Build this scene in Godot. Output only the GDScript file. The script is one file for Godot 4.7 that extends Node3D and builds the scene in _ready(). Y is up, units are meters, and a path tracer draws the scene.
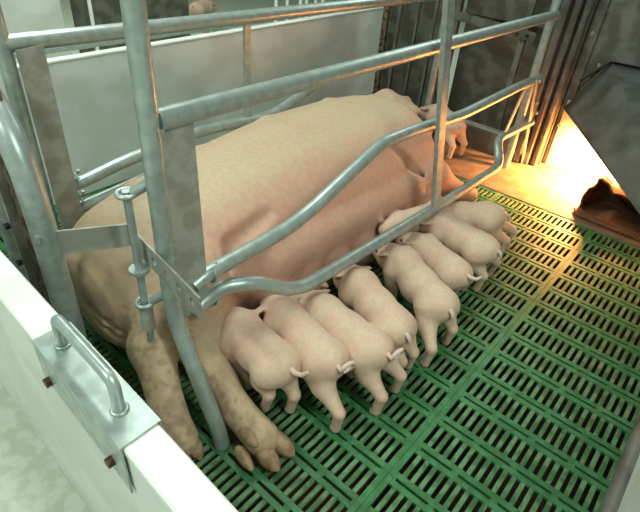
extends Node3D
# A sow with her litter in a farrowing pen. Plan coordinates are (u, v, h): u across the crate,
# v along it, h up, in units of S metres; P() turns them into metres.
const S := 1.25
const FPX := 506.37
var cam_r: Vector3
var cam_d: Vector3
var cam_f: Vector3
var M := {}
var taken := {}

# ---------------------------------------------------------------- coordinates
func P(u: float, v: float, h: float) -> Vector3:
	return Vector3(u, h, -v) * S
func g(w: Vector3) -> Vector3:                      # (u, v, h) as a direction in Godot axes
	return Vector3(w.x, w.z, -w.y)
func setup_camera_axes() -> void:
	var pitch := deg_to_rad(35.446)
	var roll := deg_to_rad(-5.08)
	var yaw := deg_to_rad(-38.113)
	cam_f = Vector3(sin(yaw) * cos(pitch), cos(yaw) * cos(pitch), -sin(pitch))
	var right := Vector3(cos(yaw), -sin(yaw), 0)
	var down := cam_f.cross(right)
	cam_r = right * cos(roll) + down * sin(roll)
	cam_d = -right * sin(roll) + down * cos(roll)
func ray(x: float, y: float) -> Vector3:
	return cam_r * ((x - 320.0) / FPX) + cam_d * ((y - 256.0) / FPX) + cam_f
func ph(x: float, y: float, h: float) -> Vector3:   # the point of a pixel's ray at height h, in (u, v, h)
	var d := ray(x, y)
	return Vector3(0, 0, 1) + d * ((h - 1.0) / d.z)
func pu(x: float, y: float, u: float) -> Vector3:
	var d := ray(x, y)
	return Vector3(0, 0, 1) + d * (u / d.x)
func pv(x: float, y: float, v: float) -> Vector3:
	var d := ray(x, y)
	return Vector3(0, 0, 1) + d * (v / d.y)
func W(q: Vector3) -> Vector3:
	return P(q.x, q.y, q.z)

# ---------------------------------------------------------------- naming
func numbered(n: String) -> String:
	if not taken.has(n):
		taken[n] = 0
		return n
	taken[n] += 1
	return "%s_%03d" % [n, taken[n]]
func tag(o: Node, label: String, category: String, group := "", kind := "") -> void:
	o.set_meta("label", label)
	o.set_meta("category", category)
	if group: o.set_meta("group", group)
	if kind: o.set_meta("kind", kind)
func thing(called: String, label: String, category: String, at := Vector3.ZERO, group := "", kind := "") -> Node3D:
	var o := Node3D.new()
	o.name = numbered(called)
	add_child(o)
	o.position = at
	tag(o, label, category, group, kind)
	return o
func new_st(smooth := true) -> SurfaceTool:
	var st := SurfaceTool.new()
	st.begin(Mesh.PRIMITIVE_TRIANGLES)
	st.set_smooth_group(0 if smooth else -1)
	return st
func part(called: String, st: SurfaceTool, mat: Material, parent: Node3D) -> MeshInstance3D:
	st.generate_normals()
	var o := MeshInstance3D.new()
	o.mesh = st.commit()
	o.material_override = mat
	o.name = called
	parent.add_child(o, true)
	if parent != self: o.position = -parent.position if parent.get_parent() == self else Vector3.ZERO
	return o

# ---------------------------------------------------------------- mesh helpers
func tri(st: SurfaceTool, a: Vector3, b: Vector3, c: Vector3, o: Vector3) -> void:
	if (b - a).cross(c - a).dot(o) > 0:
		st.add_vertex(a); st.add_vertex(c); st.add_vertex(b)
	else:
		st.add_vertex(a); st.add_vertex(b); st.add_vertex(c)
func quad(st: SurfaceTool, a: Vector3, b: Vector3, c: Vector3, d: Vector3, o: Vector3) -> void:
	tri(st, a, b, c, o)
	tri(st, a, c, d, o)
func box(st: SurfaceTool, c: Vector3, s: Vector3, bev := 0.003, bs := Basis.IDENTITY) -> void:
	st.set_smooth_group(-1)
	var e := s * 0.5
	var b := minf(bev, minf(e.x, minf(e.y, e.z)) * 0.9)
	for ax in 3:
		for sg in [-1.0, 1.0]:
			var j := (ax + 1) % 3
			var k := (ax + 2) % 3
			var q := []
			for w in [[-1, -1], [1, -1], [1, 1], [-1, 1]]:
				var p := Vector3.ZERO
				p[ax] = sg * e[ax]; p[j] = w[0] * (e[j] - b); p[k] = w[1] * (e[k] - b)
				q.append(c + bs * p)
			var n := Vector3.ZERO
			n[ax] = sg
			quad(st, q[0], q[1], q[2], q[3], bs * n)
	if b <= 0.0: return
	for ax in 3:
		var j := (ax + 1) % 3
		var k := (ax + 2) % 3
		for sj in [-1.0, 1.0]:
			for sk in [-1.0, 1.0]:
				var q := []
				for w in [[-1, 0], [1, 0], [1, 1], [-1, 1]]:
					var p := Vector3.ZERO
					p[ax] = w[0] * (e[ax] - b)
					p[j] = sj * (e[j] - (b if w[1] == 0 else 0.0))
					p[k] = sk * (e[k] - (0.0 if w[1] == 0 else b))
					q.append(c + bs * p)
				var n := Vector3.ZERO
				n[j] = sj; n[k] = sk
				quad(st, q[0], q[1], q[2], q[3], bs * n)
	for sx in [-1.0, 1.0]:
		for sy in [-1.0, 1.0]:
			for sz in [-1.0, 1.0]:
				var n := Vector3(sx, sy, sz)
				tri(st, c + bs * (n * Vector3(e.x, e.y - b, e.z - b)), c + bs * (n * Vector3(e.x - b, e.y, e.z - b)), c + bs * (n * Vector3(e.x - b, e.y - b, e.z)), bs * n)
func bar(st: SurfaceTool, a: Vector3, b: Vector3, w: float, t: float, side: Vector3, bev := 0.002) -> void:  # flat bar a..b, width w along side, thickness t
	var z := (b - a).normalized()
	var x := (side - z * side.dot(z)).normalized()
	box(st, (a + b) * 0.5, Vector3(w, t, (b - a).length()), bev, Basis(x, z.cross(x), z))
func plank(st: SurfaceTool, a: Vector3, b: Vector3, h: float, t: float, bev := 0.004) -> void:  # upright board standing on the line a..b
	bar(st, a + Vector3(0, h * 0.5, 0), b + Vector3(0, h * 0.5, 0), h, t, Vector3.UP, bev)
func bend(pts: Array, r: float, n := 6) -> Array:   # rounds the corners of a path
	var out := [pts[0]]
	for i in range(1, pts.size() - 1):
		var p: Vector3 = pts[i]
		var a: Vector3 = pts[i - 1]
		var c: Vector3 = pts[i + 1]
		var d := minf(r, minf((a - p).length(), (c - p).length()) * 0.48)
		var q0 := p + (a - p).normalized() * d
		var q1 := p + (c - p).normalized() * d
		for k in n + 1:
			var t := k / float(n)
			out.append(q0.lerp(p, t).lerp(p.lerp(q1, t), t))
	out.append(pts[-1])
	return out
func tube(st: SurfaceTool, pts: Array, r, seg := 14, closed := false) -> void:   # r: a radius or one per point
	st.set_smooth_group(0)
	var n := pts.size()
	var t0: Vector3 = (pts[1] - pts[0]).normalized()
	var up := Vector3.UP if absf(t0.y) < 0.9 else Vector3.RIGHT
	var x := t0.cross(up).normalized()
	var rings := []
	for i in n:
		var t: Vector3
		if closed: t = (pts[(i + 1) % n] - pts[(i - 1 + n) % n]).normalized()
		elif i == 0: t = t0
		elif i == n - 1: t = (pts[i] - pts[i - 1]).normalized()
		else: t = ((pts[i + 1] - pts[i]).normalized() + (pts[i] - pts[i - 1]).normalized()).normalized()
		x = (x - t * x.dot(t)).normalized()
		var y := t.cross(x)
		var rr: float = r[i] if r is Array else r
		var ring := []
		for k in seg:
			var a := TAU * k / seg
			ring.append(pts[i] + (x * cos(a) + y * sin(a)) * rr)
		rings.append(ring)
	for i in (n if closed else n - 1):
		var j := (i + 1) % n
		for k in seg:
			var l := (k + 1) % seg
			quad(st, rings[i][k], rings[i][l], rings[j][l], rings[j][k], rings[i][k] + rings[i][l] + rings[j][l] + rings[j][k] - 2.0 * (pts[i] + pts[j]))
	if not closed:
		st.set_smooth_group(1)
		for k in seg:
			tri(st, pts[0], rings[0][k], rings[0][(k + 1) % seg], -t0)
			tri(st, pts[n - 1], rings[n - 1][k], rings[n - 1][(k + 1) % seg], (pts[n - 1] - pts[n - 2]))
		st.set_smooth_group(0)
func ring_path(c: Vector3, r: float, axis: Vector3, n := 20) -> Array:
	var x := axis.cross(Vector3.RIGHT if absf(axis.x) < 0.8 else Vector3.UP).normalized()
	var y := axis.cross(x)
	var o := []
	for k in n: o.append(c + (x * cos(TAU * k / n) + y * sin(TAU * k / n)) * r)
	return o
func sheet(st: SurfaceTool, pts: Array, off: Vector3) -> void:   # convex plate: outline pts, thickness off
	st.set_smooth_group(-1)
	var c := Vector3.ZERO
	for p in pts: c += p / pts.size()
	for i in range(1, pts.size() - 1):
		tri(st, pts[0] + off, pts[i] + off, pts[i + 1] + off, off)
		tri(st, pts[0], pts[i], pts[i + 1], -off)
	for i in pts.size():
		var a: Vector3 = pts[i]
		var b: Vector3 = pts[(i + 1) % pts.size()]
		quad(st, a, b, b + off, a + off, (a + b) * 0.5 - c)
func ball(st: SurfaceTool, c: Vector3, r: Vector3, bs := Basis.IDENTITY, n := 10) -> void:
	st.set_smooth_group(0)
	for i in n:
		for j in n * 2:
			var q := []
			for w in [[0, 0], [1, 0], [1, 1], [0, 1]]:
				var a: float = PI * (i + w[0]) / n
				var b: float = PI * (j + w[1]) / n
				q.append(c + bs * (Vector3(sin(a) * cos(b), cos(a), sin(a) * sin(b)) * r))
			var o: Vector3 = (q[0] + q[2]) * 0.5 - c
			if i > 0: tri(st, q[0], q[1], q[3], o)
			if i < n - 1: tri(st, q[1], q[2], q[3], o)
func bolt(st: SurfaceTool, c: Vector3, axis: Vector3, r := 0.008) -> void:
	tube(st, [c - axis * 0.004, c + axis * 0.008], r, 6)

# ---------------------------------------------------------------- materials
func noise_tex(a: Color, b: Color, freq: float, sd: int, lo := 0.3, hi := 0.7, sz := 256, octaves := 4) -> ImageTexture:
	var n := FastNoiseLite.new()
	n.seed = sd
	n.frequency = freq
	n.fractal_octaves = octaves
	var im := n.get_seamless_image(sz, sz)
	var o := Image.create(sz, sz, false, Image.FORMAT_RGB8)
	for y in sz:
		for x in sz:
			o.set_pixel(x, y, a.lerp(b, smoothstep(lo, hi, im.get_pixel(x, y).r)))
	o.generate_mipmaps()
	return ImageTexture.create_from_image(o)
func mat(col: Color, rough := 0.6, metal := 0.0, tex: Texture2D = null, scale := 1.0) -> StandardMaterial3D:
	var m := StandardMaterial3D.new()
	m.albedo_color = col
	m.roughness = rough
	m.metallic = metal
	if tex:
		m.albedo_texture = tex
		m.uv1_triplanar = true
		m.uv1_world_triplanar = true
		m.uv1_scale = Vector3.ONE * scale
	return m
func make_materials() -> void:
	M.steel = mat(Color(0.70, 0.73, 0.72), 0.36, 0.5, noise_tex(Color(0.88, 0.90, 0.89), Color(0.98, 1, 0.99), 0.03, 3), 3.0)
	M.steel_flat = mat(Color(0.70, 0.71, 0.68), 0.5, 0.2, noise_tex(Color(0.84, 0.83, 0.80), Color(0.95, 0.96, 0.95), 0.02, 5), 2.0)
	M.dull_steel = mat(Color(0.46, 0.47, 0.45), 0.5, 0.45, noise_tex(Color(0.8, 0.79, 0.76), Color(1, 1, 1), 0.015, 7), 1.5)
	M.rusty = mat(Color(0.52, 0.47, 0.42), 0.6, 0.5, noise_tex(Color(0.62, 0.42, 0.32), Color(0.9, 0.92, 0.9), 0.03, 9, 0.35, 0.6), 3.0)
	M.white = mat(Color(0.93, 0.94, 0.92), 0.35, 0.0, noise_tex(Color(0.95, 0.95, 0.93), Color(1, 1, 1), 0.02, 11), 1.0)
	M.grey_panel = mat(Color(0.85, 0.86, 0.84), 0.4, 0.0, noise_tex(Color(0.94, 0.94, 0.92), Color(1, 1, 1), 0.012, 13), 1.0)
	M.green = mat(Color(0.25, 0.48, 0.30), 0.5, 0.0, noise_tex(Color(0.80, 0.86, 0.78), Color(1, 1, 1), 0.03, 15), 2.5)
	M.green_worn = mat(Color(0.38, 0.54, 0.39), 0.55, 0.0, noise_tex(Color(0.62, 0.72, 0.60), Color(1, 0.98, 0.96), 0.03, 17), 2.0)
	M.concrete = mat(Color(0.78, 0.80, 0.74), 0.8, 0.0, noise_tex(Color(0.92, 0.93, 0.90), Color(1, 1, 1), 0.03, 19), 2.0)
	M.slab = mat(Color(0.50, 0.43, 0.35), 0.7, 0.0, noise_tex(Color(0.88, 0.86, 0.83), Color(1, 1, 1), 0.02, 21), 1.6)
	M.slurry = mat(Color(0.27, 0.22, 0.16), 0.5)
	M.plaster = mat(Color(0.80, 0.82, 0.80), 0.9)
	M.brown_bolt = mat(Color(0.36, 0.24, 0.16), 0.5, 0.5)
	M.sack = mat(Color(0.50, 0.34, 0.22), 0.85, 0.0, noise_tex(Color(0.75, 0.7, 0.65), Color(1, 1, 1), 0.06, 23), 5.0)
	M.black = mat(Color(0.03, 0.03, 0.03), 0.3)
	M.hoof = mat(Color(0.66, 0.55, 0.43), 0.6, 0.0, noise_tex(Color(0.8, 0.74, 0.68), Color(1, 1, 1), 0.02, 25), 5.0)
	M.skin = mat(Color(1, 1, 1), 0.6, 0.0, noise_tex(Color(0.965, 0.955, 0.945), Color(1, 1, 1), 0.05, 27), 3.0)
	M.skin.vertex_color_use_as_albedo = true
	M.skin.rim_enabled = true
	M.skin.rim = 0.15
	M.young = mat(Color(1, 1, 1), 0.6, 0.0, noise_tex(Color(0.97, 0.96, 0.955), Color(1, 1, 1), 0.05, 29), 5.0)
	M.young.vertex_color_use_as_albedo = true
	M.young.rim_enabled = true
	M.young.rim = 0.15
	M.tube_glow = mat(Color(1, 1, 1), 0.5)
	M.tube_glow.emission_enabled = true
	M.tube_glow.emission = Color(0.93, 1.0, 0.97)
	M.tube_glow.emission_energy_multiplier = 3.0
	M.bulb = mat(Color(1, 0.5, 0.2), 0.3)
	M.bulb.emission_enabled = true
	M.bulb.emission = Color(1.0, 0.50, 0.16)
	M.bulb.emission_energy_multiplier = 6.0

# ---------------------------------------------------------------- bodies: a distance field meshed as surface nets
# primitives (metres): [0, a, b, ra, rb, k] tapered capsule; [1, c, basis, radii, k] ellipsoid; [2, a, b, ra, rb, k] groove cut out;
# [3, sections, k] trunk lofted along v
func field_mesh(st: SurfaceTool, prims: Array, cell: float, lo: Vector3, hi: Vector3, colour: Callable) -> void:
	var nx := int(ceil((hi.x - lo.x) / cell)) + 2
	var ny := int(ceil((hi.y - lo.y) / cell)) + 2
	var nz := int(ceil((hi.z - lo.z) / cell)) + 2
	var F := PackedFloat32Array()
	F.resize(nx * ny * nz)
	F.fill(1.0)
	for pr in prims:
		var kind: int = pr[0]
		var a: Vector3
		var b: Vector3
		var m: float
		var k: float
		var blo: Vector3
		var bhi: Vector3
		var inv := Basis.IDENTITY
		var rad := Vector3.ONE
		if kind == 0 or kind == 2:
			a = pr[1]; b = pr[2]; k = pr[5]; m = maxf(pr[3], pr[4]) + k + 2.0 * cell
			blo = a.min(b) - Vector3.ONE * m; bhi = a.max(b) + Vector3.ONE * m
		elif kind == 1:
			a = pr[1]; rad = pr[3]; k = pr[4]; inv = (pr[2] as Basis).inverse()
			m = maxf(rad.x, maxf(rad.y, rad.z)) + k + 2.0 * cell
			blo = a - Vector3.ONE * m; bhi = a + Vector3.ONE * m
		else:
			k = pr[2]; blo = lo; bhi = hi
		var i0 := maxi(0, int((blo.x - lo.x) / cell)); var i1 := mini(nx, int((bhi.x - lo.x) / cell) + 2)
		var j0 := maxi(0, int((blo.y - lo.y) / cell)); var j1 := mini(ny, int((bhi.y - lo.y) / cell) + 2)
		var k0 := maxi(0, int((blo.z - lo.z) / cell)); var k1 := mini(nz, int((bhi.z - lo.z) / cell) + 2)
		var ab := b - a
		var len2 := maxf(ab.length_squared(), 1e-9)
		var ra: float = pr[3] if kind == 0 or kind == 2 else 0.0
		var dr: float = pr[4] - ra if kind == 0 or kind == 2 else 0.0
		var rmin := minf(rad.x, minf(rad.y, rad.z))
		for z in range(k0, k1):
			var pz := lo.z + z * cell
			var sec := []
			if kind == 3: sec = section_at(pr[1], pz)
			for y in range(j0, j1):
				var py := lo.y + y * cell
				var row := (z * ny + y) * nx
				for x in range(i0, i1):
					var p := Vector3(lo.x + x * cell, py, pz)
					var d: float
					if kind == 0 or kind == 2:
						var t := clampf((p - a).dot(ab) / len2, 0.0, 1.0)
						d = (p - a - ab * t).length() - ra - dr * t
					elif kind == 1:
						d = ((inv * (p - a)) / rad).length()
						d = (d - 1.0) * rmin * (1.0 if d < 1.0 else 1.0)
					else:
						if sec.is_empty(): continue
						var qx: float = (p.x - sec[0]) / sec[2]
						var qy: float = (p.y - sec[1]) / sec[3]
						d = (sqrt(qx * qx + qy * qy) - 1.0) * minf(sec[2], sec[3])
					var f := F[row + x]
					if kind == 2:
						var hh := maxf(k - absf(f + d), 0.0) / k
						F[row + x] = maxf(f, -d) + hh * hh * k * 0.25
					else:
						var hh := maxf(k - absf(f - d), 0.0) / k
						F[row + x] = minf(f, d) - hh * hh * k * 0.25
	# nothing reaches below the floor
	for y in ny:
		var py := lo.y + y * cell
		if py > cell * 2.0: break
		for z in nz:
			for x in nx:
				var q := (z * ny + y) * nx + x
				F[q] = maxf(F[q], 0.001 - py)
	# surface nets
	var idx := PackedInt32Array()
	idx.resize(nx * ny * nz)
	idx.fill(-1)
	var pts := PackedVector3Array()
	var sy := nx
	var sz := nx * ny
	for z in nz - 1:
		for y in ny - 1:
			var row := (z * ny + y) * nx
			for x in nx - 1:
				var o := row + x
				var s := F[o] < 0.0
				if (F[o + 1] < 0.0) == s and (F[o + sy] < 0.0) == s and (F[o + sz] < 0.0) == s and (F[o + 1 + sy] < 0.0) == s and (F[o + 1 + sz] < 0.0) == s and (F[o + sy + sz] < 0.0) == s and (F[o + 1 + sy + sz] < 0.0) == s:
					continue
				var acc := Vector3.ZERO
				var cnt := 0
				for e in EDGES:
					var fa := F[o + e[0] + e[1] * sy + e[2] * sz]
					var fb := F[o + e[3] + e[4] * sy + e[5] * sz]
					if (fa < 0.0) != (fb < 0.0):
						var t := fa / (fa - fb)
						acc += Vector3(e[0] + (e[3] - e[0]) * t, e[1] + (e[4] - e[1]) * t, e[2] + (e[5] - e[2]) * t)
						cnt += 1
				idx[o] = pts.size()
				pts.append(lo + (Vector3(x, y, z) + acc / cnt) * cell)
	var cols := PackedColorArray()
	for p in pts: cols.append(colour.call(p))
	for z in range(1, nz - 1):
		for y in range(1, ny - 1):
			var row := (z * ny + y) * nx
			for x in range(1, nx - 1):
				var o := row + x
				var s := F[o] < 0.0
				if s != (F[o + 1] < 0.0): face(st, pts, cols, idx, o, o - sy, o - sy - sz, o - sz, Vector3(1 if s else -1, 0, 0))
				if s != (F[o + sy] < 0.0): face(st, pts, cols, idx, o, o - 1, o - 1 - sz, o - sz, Vector3(0, 1 if s else -1, 0))
				if s != (F[o + sz] < 0.0): face(st, pts, cols, idx, o, o - 1, o - 1 - sy, o - sy, Vector3(0, 0, 1 if s else -1))
const EDGES := [[0,0,0,1,0,0],[0,1,0,1,1,0],[0,0,1,1,0,1],[0,1,1,1,1,1],[0,0,0,0,1,0],[1,0,0,1,1,0],[0,0,1,0,1,1],[1,0,1,1,1,1],[0,0,0,0,0,1],[1,0,0,1,0,1],[0,1,0,0,1,1],[1,1,0,1,1,1]]
func face(st: SurfaceTool, pts: PackedVector3Array, cols: PackedColorArray, idx: PackedInt32Array, a: int, b: int, c: int, d: int, o: Vector3) -> void:
	var q := [idx[a], idx[b], idx[c], idx[d]]
	if q[0] < 0 or q[1] < 0 or q[2] < 0 or q[3] < 0: return
	var n := (pts[q[2]] - pts[q[0]]).cross(pts[q[3]] - pts[q[1]])
	var order := [0, 2, 1, 0, 3, 2] if n.dot(o) > 0 else [0, 1, 2, 0, 2, 3]
	for i in order:
		st.set_color(cols[q[i]])
		st.add_vertex(pts[q[i]])
func section_at(secs: Array, pz: float) -> Array:
	var v := -pz / S
	if v <= secs[0][0] or v >= secs[-1][0]: return []
	for i in secs.size() - 1:
		var a: Array = secs[i]
		var b: Array = secs[i + 1]
		if v < b[0]:
			var t: float = (v - a[0]) / (b[0] - a[0])
			var pa: Array = secs[maxi(i - 1, 0)]
			var nb: Array = secs[mini(i + 2, secs.size() - 1)]
			var out := []
			for c in range(1, 5):
				out.append(maxf(cubic_interpolate_in_time(a[c], b[c], pa[c], nb[c], t, b[0] - a[0], pa[0] - a[0], nb[0] - a[0]) if i > 0 and i < secs.size() - 2 else lerpf(a[c], b[c], t), -9.0) * S)
			out[2] = maxf(out[2], 0.01)
			out[3] = maxf(out[3], 0.01)
			return out
	return []

# ---------------------------------------------------------------- animals
var skin_noise: FastNoiseLite
func sow_colour(p: Vector3) -> Color:
	var u := p.x / S
	var v := -p.z / S
	var h := p.y / S
	var n := skin_noise.get_noise_3dv(p * 6.0)
	var n2 := skin_noise.get_noise_3dv(p * 22.0 + Vector3(7, 3, 1))
	var n3 := skin_noise.get_noise_3dv(p * 60.0 + Vector3(2, 9, 4))
	var c := Color(0.54, 0.375, 0.25).lerp(Color(0.52, 0.39, 0.24), clampf(0.5 + n * 1.2, 0.0, 1.0))   # bristly back
	var udder := smoothstep(-0.90, -0.80, u + n * 0.06) * smoothstep(0.5, 0.62, v)
	c = c.lerp(Color(0.575, 0.315, 0.235), udder * 0.85)
	c = c.lerp(Color(0.56, 0.32, 0.22), clampf(n2 * 0.9 - 0.1, 0.0, 0.35))
	if v < 0.47 and h < 0.24 and u > -0.84:                            # dirt caked on the hind legs
		c = c.lerp(Color(0.30, 0.21, 0.13), clampf(n2 * 1.9 + n3 * 1.6 + 0.15, 0.0, 0.75))
	elif v < 0.6 and n2 > 0.18:
		c = c.lerp(Color(0.45, 0.33, 0.22), clampf((n2 - 0.18) * 2.5, 0.0, 0.5))
	return c
func make_sow() -> void:
	var base := P(-1.0, 1.1, 0)
	var t := thing("sow", "large cream sow lying on her side inside the steel crate, nursing piglets", "sow", base)
	var pr := []
	pr.append([3, [
		[0.352, -0.96, 0.170, 0.02, 0.02], [0.362, -0.965, 0.173, 0.09, 0.08], [0.385, -0.97, 0.177, 0.145, 0.128], [0.43, -0.97, 0.181, 0.192, 0.165], [0.52, -0.975, 0.185, 0.225, 0.187],
		[0.68, -0.985, 0.189, 0.24, 0.197], [0.82, -0.995, 0.197, 0.243, 0.206], [0.98, -1.0, 0.205, 0.245, 0.216], [1.15, -1.0, 0.208, 0.25, 0.220], [1.4, -1.0, 0.206, 0.248, 0.218],
		[1.56, -1.0, 0.202, 0.24, 0.213], [1.68, -1.01, 0.182, 0.21, 0.187], [1.77, -1.03, 0.15, 0.16, 0.145], [1.84, -1.05, 0.12, 0.115, 0.11], [1.9, -1.06, 0.10, 0.06, 0.06]], 0.02])
	var cap := func(a: Vector3, b: Vector3, ra: float, rb: float, k := 0.06): pr.append([0, W(a), W(b), ra * S, rb * S, k])
	var spine := [[0.45, -1.06, 0.305], [0.6, -1.095, 0.335], [0.82, -1.115, 0.360], [1.1, -1.125, 0.385], [1.4, -1.12, 0.382], [1.6, -1.115, 0.352]]
	for i in spine.size() - 1: cap.call(Vector3(spine[i][1], spine[i][0], spine[i][2]), Vector3(spine[i + 1][1], spine[i + 1][0], spine[i + 1][2]), 0.026, 0.026, 0.03)
	# head, snout, ears
	cap.call(Vector3(-1.03, 1.74, 0.16), Vector3(-1.09, 1.93, 0.11), 0.14, 0.095)
	cap.call(Vector3(-1.09, 1.93, 0.11), Vector3(-1.11, 2.10, 0.065), 0.09, 0.05)
	cap.call(Vector3(-1.11, 2.10, 0.065), Vector3(-1.115, 2.15, 0.055), 0.045, 0.045, 0.02)
	pr.append([1, P(-1.16, 1.90, 0.15), Basis.from_euler(Vector3(0.5, 0.6, 0.3)), Vector3(0.10, 0.012, 0.07), 0.02])
	# upper hind leg
	var hock1 := ph(152, 345, 0.155)
	var past1 := ph(167, 408, 0.085)
	var foot1 := ph(182, 440, 0.04)
	cap.call(Vector3(-0.92, 0.54, 0.21), Vector3(-0.79, 0.52, 0.245), 0.15, 0.082, 0.08)
	cap.call(Vector3(-0.79, 0.52, 0.245), hock1, 0.085, 0.052, 0.05)
	cap.call(hock1, past1, 0.047, 0.036, 0.03)
	cap.call(past1, foot1, 0.036, 0.036, 0.02)
	# lower hind leg
	var hock2 := ph(207, 352, 0.08)
	var past2 := ph(237, 410, 0.045)
	var foot2 := ph(262, 438, 0.04)
	cap.call(Vector3(-0.90, 0.56, 0.12), Vector3(-0.76, 0.53, 0.11), 0.12, 0.085, 0.06)
	cap.call(Vector3(-0.77, 0.53, 0.10), hock2, 0.072, 0.042, 0.04)
	cap.call(hock2, past2, 0.042, 0.034, 0.03)
	cap.call(past2, foot2, 0.035, 0.039, 0.02)
	# forelegs
	cap.call(Vector3(-0.92, 1.60, 0.20), Vector3(-0.815, 1.70, 0.13), 0.13, 0.07, 0.05)
	cap.call(Vector3(-0.815, 1.70, 0.13), Vector3(-0.745, 1.79, 0.06), 0.065, 0.042, 0.04)
	cap.call(Vector3(-0.745, 1.79, 0.06), Vector3(-0.70, 1.86, 0.035), 0.04, 0.032, 0.02)
	cap.call(Vector3(-0.90, 1.52, 0.08), Vector3(-0.74, 1.62, 0.06), 0.09, 0.045, 0.04)
	# udder: two rows of glands with teats
	for i in 7:
		var v := 0.76 + i * 0.128
		pr.append([1, P(-0.775, v, 0.085), Basis.IDENTITY, Vector3(0.096, 0.080, 0.078) * S, 0.03])
		if i < 6: cap.call(Vector3(-0.800, v + 0.03, 0.185), Vector3(-0.798, v + 0.15, 0.185), 0.080 + 0.004 * (i % 2), 0.080 + 0.004 * ((i + 1) % 2), 0.02)
		cap.call(Vector3(-0.69, v, 0.115), Vector3(-0.664, v, 0.108), 0.013, 0.009, 0.012)
		if i == 3 or i == 5: cap.call(Vector3(-0.74, v + 0.05, 0.19), Vector3(-0.706, v + 0.05, 0.18), 0.016, 0.011, 0.016)
	var groove := func(a: Vector3, b: Vector3, ra: float, k := 0.03): pr.append([2, W(a), W(b), ra * S, ra * S * 0.6, k])
	groove.call(Vector3(-0.765, 0.615, 0.262), Vector3(-0.785, 0.66, 0.297), 0.020, 0.02)        # flank fold before the thigh
	groove.call(Vector3(-0.785, 0.66, 0.297), Vector3(-0.80, 0.79, 0.322), 0.022, 0.03)
	groove.call(Vector3(-0.95, 0.352, 0.182), Vector3(-0.815, 0.388, 0.150), 0.012, 0.015)      # folds under the rump
	groove.call(Vector3(-0.93, 0.356, 0.146), Vector3(-0.82, 0.392, 0.120), 0.009, 0.012)
	groove.call(Vector3(-0.80, 1.37, 0.338), Vector3(-0.765, 1.43, 0.275), 0.010, 0.03)         # fold behind the elbow
	groove.call(Vector3(-0.765, 1.43, 0.275), Vector3(-0.735, 1.56, 0.15), 0.014, 0.03)
	var st := new_st()
	field_mesh(st, pr, 0.0125, P(-1.32, 2.24, -0.02), P(-0.36, 0.28, 0.50), sow_colour)
	var lo := P(-1.32, 2.24, 0)
	part("body", st, M.skin, t)
	# hooves
	var toes := func(f: Vector3, spots: Array):
		for q in spots:
			var hs := new_st()
			var c := W(f + q[0])
			var d := g(q[1]).normalized()
			var l: float = q[3]
			var w: float = q[2]
			tube(hs, [c - d * l * 0.55, c - d * l * 0.35, c, c + d * l * 0.35, c + d * l * 0.62, c + d * l * 0.74], [w * 0.6, w * 0.95, w, w * 0.86, w * 0.5, w * 0.15], 12)
			part("hoof", hs, M.hoof, t)
	var d2 := (ph(285, 455, 0.0) - ph(240, 420, 0.0)).normalized()
	var sd2 := Vector3(d2.y, -d2.x, 0)
	toes.call(foot2, [[d2 * 0.034 + sd2 * 0.020 + Vector3(0, 0, -0.010), d2 + sd2 * 0.12 + Vector3(0, 0, -0.25), 0.026, 0.065], [d2 * 0.036 - sd2 * 0.020 + Vector3(0, 0, -0.008), d2 - sd2 * 0.05 + Vector3(0, 0, -0.25), 0.026, 0.065],
		[-d2 * 0.004 + sd2 * 0.052 + Vector3(0, 0, -0.014), d2 + sd2 * 0.25 + Vector3(0, 0, -0.1), 0.017, 0.060], [-d2 * 0.012 + sd2 * 0.028 + Vector3(0, 0, 0.024), d2 + sd2 * 0.2, 0.017, 0.052]])
	var d1 := (ph(190, 468, 0.0) - ph(170, 430, 0.06)).normalized()
	var sd1 := Vector3(d1.y, -d1.x, 0).normalized()
	toes.call(foot1, [[d1 * 0.025 + sd1 * 0.016, d1, 0.022, 0.055], [d1 * 0.025 - sd1 * 0.016, d1, 0.022, 0.055], [-d1 * 0.045 + sd1 * 0.034, d1, 0.013, 0.04]])

func piglet_colour(p: Vector3) -> Color:
	var n := skin_noise.get_noise_3dv(p * 9.0)
	var n2 := skin_noise.get_noise_3dv(p * 30.0)
	var c := Color(0.68, 0.445, 0.335).lerp(Color(0.66, 0.50, 0.36), clampf(0.5 + n * 1.3, 0.0, 1.0))
	c = c.lerp(Color(0.62, 0.38, 0.30), clampf(n2 * 1.2, 0.0, 0.4))
	return c
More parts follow.
